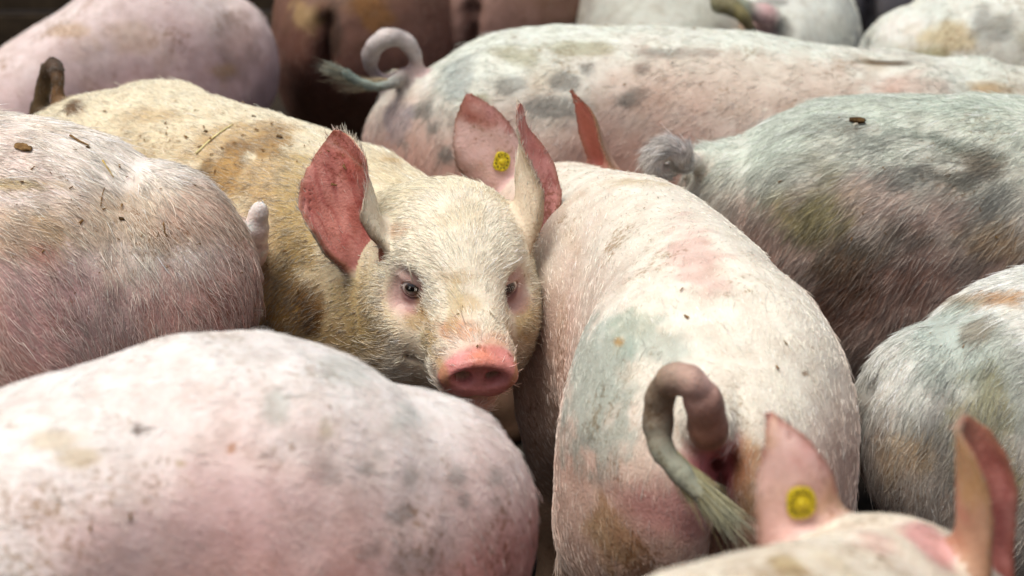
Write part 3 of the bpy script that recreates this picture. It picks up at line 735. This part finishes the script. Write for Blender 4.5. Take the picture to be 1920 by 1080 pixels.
# long back across the middle, curly tail
PIGS.append(pig('pig', 'long pig lying across the upper middle with grey spots and a ring curled tail', [(-.185, 3.44), (.15, 3.41), (.50, 3.40), (.95, 3.48)], 1.0, 5,
    (.61, .42, .355), (.73, .76, .69), mot=('cream', .3), mot2=('tan', .25), dtop=[-.02, -.02, -.015, -.01, -.015, -.025, -.04, -.05, -.06, -.08], h=.0085, hf=.005,
    head=head_at(None, math.radians(8), -.35, (1.08, 3.51, .50)),
    ears=[mkear((.975, 3.42, .57), at(1912, 70, 3.36), (.7, -.6, 0), L=.17, inn=(.66, .22, .27), back='pink', T=1.6), mkear((.98, 3.58, .57), (1.02, 3.68, .70), (.9, .3, 0), L=.17, T=1.6)], eyes=False,
    fine=[(np.array([-.36, 3.30, .56]), np.array([-.14, 3.54, .78])), (np.array([.88, 3.30, .56]), np.array([1.02, 3.5, .78]))],
    tails=[mktail([(-.205, 3.43, .635), at(774, 141, 3.42), at(780, 109, 3.41), at(760, 77, 3.40), at(728, 71, 3.39), at(700, 91, 3.40), at(694, 121, 3.42), at(712, 149, 3.43), at(740, 151, 3.42), at(756, 139, 3.40), at(738, 155, 3.36), at(702, 163, 3.34), at(668, 153, 3.33), at(646, 137, 3.325)], .0150, .0095, n=60,
        cols=['pink', (.50, .45, .44), (.62, .58, .56), (.50, .44, .44), (.45, .34, .33), (.36, .42, .38), (.22, .27, .24)], hl=.45, hd=1.2,
        tuft=dict(n=900, span=.22, L=.036, aim=(-.07, .0, .030), cols=((.42, .32, .19), (.20, .25, .22))))],
    hair=120000, hlen=.026, hrad=.00036, hmix=.26, hcol=(.88, .86, .78), lift=.25,
    marks=[(870, 140, 50, 40, (.40, .44, .42), .5, .9), (960, 110, 50, 22, 'olive', .35, 1.0), (1050, 150, 42, 18, 'grey', .5, .9), (1100, 130, 18, 16, 'grey', .5, .6), (1205, 130, 15, 14, 'grey', .6, .5), (1180, 185, 30, 18, 'grey', .65, .6, -20), (1030, 200, 50, 20, 'grey', .5, .9), (960, 160, 28, 18, 'grey', .4, .8), (780, 205, 32, 18, 'grey', .5, .9), (900, 190, 24, 18, 'olive', .4, .8), (815, 240, 14, 14, 'grey', .5, .6), (835, 290, 20, 16, 'grey', .55, .7), (760, 270, 14, 14, 'grey', .45, .6),
           (740, 220, 30, 40, (.40, .36, .38), .4, .8), (1240, 100, 60, 12, 'grey', .4, 1.0), (1110, 90, 60, 14, 'olive', .35, 1.0), (1330, 100, 40, 8, 'grey', .35, .9), (1660, 118, 60, 7, 'dirt', .6, .6), (800, 150, 30, 20, 'white', .5, .6), (1400, 150, 200, 60, (.60, .42, .33), .25, .9), (1700, 160, 120, 25, (.55, .38, .32), .25, .9), (1850, 165, 60, 20, 'tan', .4, .9)]))
# right : greenish dirty back
PIGS.append(pig('pig', 'greenish grey pig on the right, dark dirt streaks down its flank', [(.325, 2.935), (.70, 2.90), (1.0, 2.86), (1.30, 2.80)], .97, 6,
    (.44, .32, .27), (.67, .72, .645), mot=('green', .30), mot2=('grey', .45), head='auto', h=.008, hf=.0045, dtop=[0, 0, 0, 0, -.005, -.01, -.01, -.01, -.01, -.01],
    fine=[(np.array([.17, 2.80, .60]), np.array([.30, 2.98, .74]))],
    tails=[mktail([(.30, 2.925, .62), at(1286, 305, 2.86), at(1278, 290, 2.85), at(1258, 281, 2.845), at(1238, 284, 2.84), at(1226, 302, 2.845), at(1236, 320, 2.86), at(1256, 318, 2.88)], .0185, .015, cols=['cream', (.80, .74, .72), (.62, .58, .55), (.84, .78, .75), 'white'], hl=.9, hd=2)],
    hvar=.30, hair=190000, hlen=.036, hmix=.30, hcol=(.84, .84, .76), lift=.30, swirl=1.2,
    marks=[(1540, 420, 80, 90, 'olive', .6, .9), (1480, 380, 60, 50, 'olive', .5, .9), (1650, 540, 110, 60, (.26, .15, .11), .5, .9), (1570, 520, 60, 80, 'dirt', .5, .9), (1850, 300, 50, 24, 'dirt', .5, .9, 20), (1620, 470, 110, 30, (.16, .13, .09), .5, 1.0, 15), (1800, 340, 70, 16, (.14, .14, .11), .55, 1.0, 18), (1720, 440, 60, 22, (.18, .14, .10), .5, 1.0, 20), (1560, 590, 70, 50, (.20, .11, .08), .5, .9), (1750, 510, 120, 40, (.30, .19, .15), .45, .9), (1760, 260, 90, 22, (.20, .24, .20), .5, .9, 20), (1650, 360, 70, 50, (.58, .46, .40), .5, .9), (1880, 380, 60, 40, 'grey', .5, .9), (1780, 400, 60, 40, (.52, .40, .35), .4, .9), (1700, 330, 60, 30, 'grey', .4, .9), (1850, 450, 80, 40, 'tan', .3, .9), (1450, 330, 60, 40, (.50, .54, .48), .4, .8), (1607, 240, 12, 8, 'dirt', .7, .4), (1770, 200, 120, 16, (.55, .62, .55), .4, .8)]))
# right, below it
PIGS.append(pig('pig', 'white rumped pig at the right edge, grey green streaks and rusty patch on top', [(.480, 2.19), (.75, 2.22), (1.1, 2.27), (1.40, 2.32)], .91, 7,
    (.52, .46, .40), (.78, .79, .74), mot=('green', .4), mot2=('grey', .3), head='auto', h=.007,
    hvar=.30, hair=200000, hlen=.030, hmix=.45, hcol=(.88, .87, .80), lift=.25,
    marks=[(1865, 515, 70, 16, (.13, .14, .15), .75, .7), (1860, 556, 60, 16, (.45, .25, .09), .6, .9), (1800, 650, 60, 110, 'green', .5, .9), (1880, 700, 70, 110, (.40, .44, .38), .5, .9), (1770, 800, 50, 110, 'grey', .45, .9), (1720, 850, 60, 60, 'tan', .3, .9), (1850, 820, 60, 100, 'olive', .45, .9), (1830, 620, 30, 30, 'brown', .35, .9), (1630, 660, 20, 60, 'lilac', .3, .8), (1900, 900, 40, 60, 'olive', .5, .8)]))
# bottom right : head seen from behind
hH = head_at(None, math.radians(66), -.45, (.372, 1.665, .492), .98)
hE1 = mkear((.275, 1.59, .575), at(1452, 790, 1.58), (-.45, .85, .2), L=.165, W=.84, inn='rose', back=(.82, .56, .53), T=1.3, bend3=.9, sway=.05, k=.02)
hE2 = mkear((.398, 1.54, .565), at(1782, 806, 1.555), (.86, -.44, .05), L=.180, W=.98, R=(.03, .032, .036, .038, .034), prof=[.03, .046, .054, .058, .060, .055, .044, .022], T=1.35, inn=(.56, .25, .21), back=(.46, .25, .15), bend=.03, tipc=(.58, .36, .27), k=.02)
PIGS.append(pig('pig', 'blurred near pig in the lower right corner seen from behind its ears, yellow ear tag', [(-.22, .70), (-.05, 1.0), (.12, 1.24), (.288, 1.47)], .97, 8,
    (.66, .48, .42), (.82, .77, .66), dtop=[0, 0, 0, 0, 0, 0, .01, .02, .02, .01], mot=('pink', .3), mot2=('ochre', .3), head=hH, ears=[hE1, hE2], eyes=False, h=.0075, hf=.004,
    fine=[(np.array([.18, 1.50, .54]), np.array([.46, 1.62, .80]))],
    hair=150000, hlen=.020, hmix=.5, hcol=(.90, .86, .76), lift=.22,
    marks=[(1680, 950, 90, 22, 'ochre', .4, .8), (1480, 1060, 40, 16, 'ochre', .5, .7), (1640, 1010, 60, 30, 'pink', .35, .8), (1740, 1020, 50, 50, (.66, .36, .36), .55, .6)]))
# behind
PIGS.append(pig('pig', 'clean pale pink pig in the upper left corner, its back sloping down to the left', [(-.57, 4.12), (-.85, 4.06), (-1.2, 3.98), (-1.5, 3.95)], 1.0, 9, (.60, .46, .45), (.76, .69, .66), mot=('lilac', .3), mot2=('tan', .12), h=.011, head='auto',
    dtop=[0, .01, .02, .0, -.10, -.18, -.19, -.18, -.16, -.14], hair=30000, hlen=.024, hrad=.0004, hmix=.3, lift=.2, marks=[(435, 90, 35, 80, (.30, .22, .19), .4, .7), (130, 55, 40, 14, 'tan', .3, .8), (250, 70, 60, 30, 'tan', .18, .9), (415, 130, 25, 14, 'tan', .3, .8)]))
PIGS.append(pig('pig', 'brown stained pig seen from behind, beyond the ring curled tail', [(-.385, 4.28), (-.30, 4.6), (-.15, 4.95), (0, 5.3)], 1.02, 10, (.26, .15, .12), (.24, .15, .11), mot=('brown', .4), mot2=('dirt', .4), h=.011, head='auto',
    hair=20000, hlen=.024, hrad=.0004, hmix=.2, marks=[(570, 20, 40, 30, 'ochre', .35, .8), (700, 20, 40, 40, (.34, .19, .07), .5, .8), (625, 60, 20, 60, 'dark', .6, .5)]))  # the dark mark paints the tail's shadow in the rump cleft
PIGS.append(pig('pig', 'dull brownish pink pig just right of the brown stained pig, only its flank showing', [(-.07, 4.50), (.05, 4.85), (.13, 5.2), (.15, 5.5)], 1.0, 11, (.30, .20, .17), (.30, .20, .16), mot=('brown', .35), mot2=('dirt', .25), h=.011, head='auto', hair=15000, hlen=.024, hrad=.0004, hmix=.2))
PIGS.append(pig('pig', 'pale greenish grey pig behind the middle of the long pig at the top edge', [(.315, 4.02), (.33, 4.4), (.30, 4.75), (.25, 5.05)], .96, 12, (.46, .42, .37), (.55, .56, .50), mot=('olive', .3), mot2=('green', .3), h=.011, head='auto', hair=20000, hlen=.024, hrad=.0004, hmix=.3))
PIGS.append(pig('pig', 'pale pig at the top edge with a pink patch and a dark hanging tail', [(.555, 4.12), (.60, 4.5), (.66, 4.85), (.7, 5.15)], .97, 13, (.54, .55, .50), (.66, .68, .63), mot=('green', .35), mot2=('grey', .2), h=.010, hf=.006, head='auto', hair=40000, hlen=.026, hrad=.0004, hmix=.35,
    tails=[mktail([(.53, 4.07, .63), at(1352, 6, 4.03), at(1375, 14, 4.0), at(1396, 34, 3.99), at(1412, 60, 3.99)], .024, .010, cols=['green', (.30, .28, .17), 'olive', 'dark'], hl=.8, hd=2)], fine=[(np.array([.38, 3.95, .5]), np.array([.60, 4.1, .76]))],
    marks=[(1425, 30, 38, 46, (.70, .52, .52), .85, .35), (1470, 60, 16, 30, 'grey', .4, .7), (1440, 4, 30, 10, 'grey', .5, .6), (1385, 45, 22, 30, 'brown', .5, .6)]))
PIGS.append(pig('pig', 'shaded bluish grey pig glimpsed in the gap at the top right', [(.90, 4.95), (1.0, 5.3), (1.05, 5.6), (1.1, 5.9)], 1.0, 14, (.24, .23, .24), (.28, .28, .28), mot=('grey', .3), mot2=('dirt', .2), h=.012, head='auto', hair=0))  # shade on this far pig is put into its dark hide colours
PIGS.append(pig('pig', 'whitish pig in the top right corner, greenish brown smears down its side', [(.775, 3.96), (1.1, 3.97), (1.45, 3.99), (1.78, 4.0)], 1.0, 15, (.56, .54, .47), (.74, .76, .70), mot=('green', .3), mot2=('olive', .25), h=.010, head='auto', hair=40000, hlen=.026, hrad=.0004, hmix=.35,
    marks=[(1770, 70, 60, 40, 'ochre', .45, .9), (1860, 60, 40, 60, 'grey', .4, .9), (1690, 50, 50, 30, 'white', .4, .8), (1750, 105, 40, 20, 'olive', .45, .8)]))
for pg in PIGS:
    if pg.get('head') == 'auto':
        sp, g = pg['spine'], pg['g']; p, t, n = sp.frame(sp.L)
        dz = pg['dtop'][-1]
        o = np.array([p[0]+t[0]*.16*g, p[1]+t[1]*.16*g, .55*g+dz]); pg['head'] = mkhead(o, (t[0], t[1], -.42), g)
        Hm = np.array([pg['head']['f'], pg['head']['l'], pg['head']['t']])
        pg['ears'] = []
        for y in (-1, 1):
            b = o+(np.array([-.10, y*.085, .045])@Hm)*g; u = np.array([t[0]*.25+n[0]*y*.35, t[1]*.25+n[1]*y*.35, .8])
            pg['ears'].append(mkear(b, b+unit(u)*.17*g, (t[0]*.8+n[0]*y*.5, t[1]*.8+n[1]*y*.5, 0), T=2.2, inn='rose'))
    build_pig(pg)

# ------------------------------------------------------------------ ear tags
def surf(pg, u, v):
    d = ray(u, v); h = pg['bvh'].ray_cast(Vector(CAMP), Vector(d)); return h
def ear_tag(pg, u, v, su, sv, roll=0.0):
    h = surf(pg, u, v)
    if h[0] is None: print('tag misses', u, v); return
    P0, n = np.array(h[0]), np.array(h[1]); n = n if n@(CAMP-P0) > 0 else -n
    n = unit(n+.5*unit(CAMP-P0)); up = unit(UPC-n*(UPC@n)); rt = np.cross(up, n)
    c, s_ = math.cos(roll), math.sin(roll); rt, up = rt*c+up*s_, up*c-rt*s_
    m = 28; V = []; Fq = []
    for ring, (sc, zz) in enumerate([(0.0, -.001), (.97, -.001), (1.0, 0), (1.0, .0018), (.94, .0026), (.80, .0022), (0.0, .0020)]):
        for i in range(m):
            a = 2*math.pi*i/m; ex = 2/3.2 if math.cos(a) < 0 else 2/2.3
            x = math.copysign(abs(math.cos(a))**ex, math.cos(a))*su; y = math.copysign(abs(math.sin(a))**ex, math.sin(a))*sv
            V.append(P0+rt*x*sc+up*y*sc+n*(zz+.0035))
    for r in range(6):
        for i in range(m): Fq.append((r*m+i, r*m+(i+1) % m, (r+1)*m+(i+1) % m, (r+1)*m+i))
    tag = mesh_obj('ear_tag', np.array(V)-pg['rp'], Fq, TAG, pg['root']); tag['label'] = 'yellow plastic ear tag with dark worn print'
    V = []; Fq = []
    for ring, (r, zz) in enumerate([(.0044, .0), (.0044, .0020), (.0034, .0030), (.0, .0026)]):
        for i in range(16): a = 2*math.pi*i/16; V.append(P0+rt*r*math.cos(a)+up*r*math.sin(a)+n*(zz+.0055))
    for r in range(3):
        for i in range(16): Fq.append((r*16+i, r*16+(i+1) % 16, (r+1)*16+(i+1) % 16, (r+1)*16+i))
    mesh_obj('stud', np.array(V)-pg['rp'], Fq, STUD, tag)
    V = []; Fq = []
    for i in range(11):                            # worn dark characters round the stud
        a = 2*math.pi*i/11+.2; x, y = .70*su*math.cos(a), .68*sv*math.sin(a); w, hh = random.uniform(.0005, .0013), random.uniform(.0009, .0019); b0 = len(V)
        for dz in (.0054, .0062):
            for (dx, dy) in ((-1, -1), (1, -1), (1, 1), (-1, 1)): V.append(P0+rt*(x+dx*w)+up*(y+dy*hh)+n*(dz+.0004))
        Fq += [(b0+4, b0+5, b0+6, b0+7)]+[(b0+k, b0+(k+1) % 4, b0+4+(k+1) % 4, b0+4+k) for k in range(4)]
    pr = mesh_obj('print', np.array(V)-pg['rp'], Fq, PRINT, tag, False); pr['kind'] = 'stuff'
PRINT = plain('tag_print', (.05, .04, .01), .7, .2)
ear_tag(PIGS[1], 940, 303, .0125, .0150, -.25)
ear_tag(PIGS[7], 1500, 940, .0130, .0145, .08)

# ------------------------------------------------------------------ straw and crumbs lying on the pigs
def straw(name, pg, pts, w, m, label, lift=.002, group='bits of straw lying on the pigs'):
    C = []; Nn = []
    for (u, v) in pts:
        h = surf(pg, u, v)
        if h[0] is None: print('straw misses', u, v); return
        C.append(np.array(h[0])+np.array(h[1])*lift); Nn.append(np.array(h[1]))
    P = catmull(C, 9) if len(C) > 2 else np.linspace(C[0], C[-1], 9)
    nn = unit(np.mean(Nn, 0)); V = []; Fq = []
    for i, p in enumerate(P):
        t = unit(P[min(i+1, 8)]-P[max(i-1, 0)]); b = unit(np.cross(t, nn)); k = w*(1-.45*(i/8)**2)*(1+.12*math.sin(i*2.1))
        for j in range(6):
            a = 2*math.pi*j/6; V.append(p+b*k*math.cos(a)+nn*k*.55*math.sin(a))
    for i in range(8):
        for j in range(6): Fq.append((i*6+j, i*6+(j+1) % 6, (i+1)*6+(j+1) % 6, (i+1)*6+j))
    Fq += [(0, 5, 4, 3), (0, 3, 2, 1), (48, 49, 50, 51), (48, 51, 52, 53)]
    r0 = P[4]; o = mesh_obj(name, np.array(V)-r0, Fq, m); o.location = r0
    o['label'] = label; o['category'] = 'straw' if 'straw' in name else 'dirt'; o['group'] = group
    return o
def crumb(name, pg, u, v, r, m, label, sq=(1.2, .8, .55)):
    h = surf(pg, u, v)
    if h[0] is None: print('crumb misses', u, v); return
    V, Fq = uvsphere(1.0, 14, 8); nz = fbm(V, 1.6, int(u), 2)[:,None]
    nz2 = vnoise(V, 4.0, int(v))[:,None]; V = V*(1+.7*nz+.35*nz2)*np.array(sq)*r
    n = np.array(h[1]); a = unit(np.cross(n, [.3, .5, .8])); b = np.cross(n, a)
    W = V[:,[0]]*a+V[:,[1]]*b+V[:,[2]]*n
    o = mesh_obj(name, W, Fq, m); o.location = np.array(h[0])+n*r*.35; o['label'] = label; o['category'] = 'dirt'; o['group'] = 'crumbs of dirt on the pigs'
    return o
A_, D_, B_, CC_, E_, F_, G_ = [PIGS[i] for i in (0, 1, 2, 3, 4, 5, 6)]
PALE = plain('pale_straw', (.66, .58, .28), .55, .3, (70, (.50, .40, .14), .4, .7)); WHITE = plain('bleached_straw', (.75, .68, .52), .55, .3)
TWIG = plain('brown_chaff', (.14, .075, .028), .85, .15, (200, (.30, .18, .07), .4, .7))
straw('straw', A_, [(368, 289), (402, 258), (438, 234)], .0020, PALE, 'long pale straw stalk lying across the back of the pig facing the camera')
straw('straw', B_, [(191, 302), (200, 316), (212, 334)], .0016, STRAW, 'short yellow straw with a dark tip on the pink pig with the white back')
straw('straw', B_, [(131, 256), (147, 266), (166, 275)], .0022, TWIG, 'curved brown husk on the top ridge of the pink pig with the white back')
straw('straw', B_, [(188, 388), (190, 370), (195, 353)], .0008, TWIG, 'thin brown upright stem on the flank of the pink pig below the yellow straw')
straw('straw', B_, [(306, 418), (309, 436), (315, 452)], .0009, TWIG, 'thin dark twig on the rump side of the pink pig, right of all other bits')
straw('straw', A_, [(769, 492), (777, 515), (781, 537)], .0014, WHITE, 'bleached straw sliver hanging over the eye of the pig facing the camera', .006)
straw('straw', A_, [(915, 583), (920, 590), (926, 596)], .0018, WHITE, 'tiny white straw chip on the nose bridge of the pig facing the camera', .004)
straw('straw', F_, [(1600, 240), (1605, 238), (1609, 239)], .0011, WHITE, 'pale chip stuck in the brown clump on the greenish grey pig', .006)
crumb('dung_clump', F_, 1607, 230, .0085, DUNG, 'dark brown clump stuck on the back of the greenish grey pig')
crumb('husk_flake', B_, 46, 279, .0075, TWIG, 'brown flake near the left edge on the white back of the pink pig', (1.5, .75, .22))
for (u, v, r, w) in [(505, 193, .0035, 'highest dark crumb on the back of the pig facing the camera'), (387, 247, .0030, 'dark crumb above the long pale straw on the pig facing the camera'), (476, 219, .0028, 'small dark crumb between the long straw and the ear of the facing pig'), (524, 258, .0036, 'dark crumb nearest the ear on the neck of the facing pig')]:
    crumb('crumb', A_, u, v, r, DUNG, w)
crumb('crumb', B_, 228, 411, .0030, DUNG, 'black crumb in the middle of the flank of the pink pig with white back')
crumb('crumb', B_, 166, 277, .0026, DUNG, 'black crumb beside the curved brown husk on the pink pig')
# loose chaff and dust scattered over the coats : nobody could count it
VC = []; FC = []
def flakes(pg, n, u0, v0, su, sv):
    for i in range(n):
        u, v = random.gauss(u0, su), random.gauss(v0, sv); h = surf(pg, u, v)
        if h[0] is None: continue
        P0, nn = np.array(h[0]), np.array(h[1]); a = random.uniform(0, 6.28); e = unit(np.cross(nn, [.2, .4, .9])); f = np.cross(nn, e)
        t = e*math.cos(a)+f*math.sin(a); b = np.cross(nn, t); L = .001+.0032*random.random()**2.2; w = L*random.uniform(.18, .6); k = len(VC)
        P0 = P0+nn*random.uniform(.0012, .0028)
        for (x, y, z) in ((-1, -1, 0), (1, -.6, .2), (1, .6, .2), (-1, 1, 0), (0, 0, .9)): VC.append(P0+t*L*x+b*w*y+nn*w*z)
        FC.extend([(k, k+1, k+4, k+4), (k+1, k+2, k+4, k+4), (k+2, k+3, k+4, k+4), (k+3, k, k+4, k+4)])
for a in ((A_, 60, 500, 260, 100, 50), (A_, 30, 360, 220, 120, 40), (A_, 14, 540, 480, 30, 70), (A_, 5, 860, 590, 50, 40), (B_, 40, 180, 340, 130, 60), (B_, 16, 250, 480, 150, 90), (CC_, 10, 400, 830, 240, 100), (D_, 22, 1250, 420, 120, 90), (D_, 10, 1450, 700, 70, 120), (E_, 22, 1200, 110, 250, 50), (F_, 20, 1650, 330, 160, 90), (G_, 12, 1780, 640, 90, 100), (PIGS[7], 6, 1650, 990, 90, 40)): flakes(*a)
FC = [(a, b, c) for a, b, c, _ in FC]
ch = mesh_obj('chaff', np.array(VC), FC, TWIG, None, False); ch['kind'] = 'stuff'
print('built', round(time.time()-T0, 1))
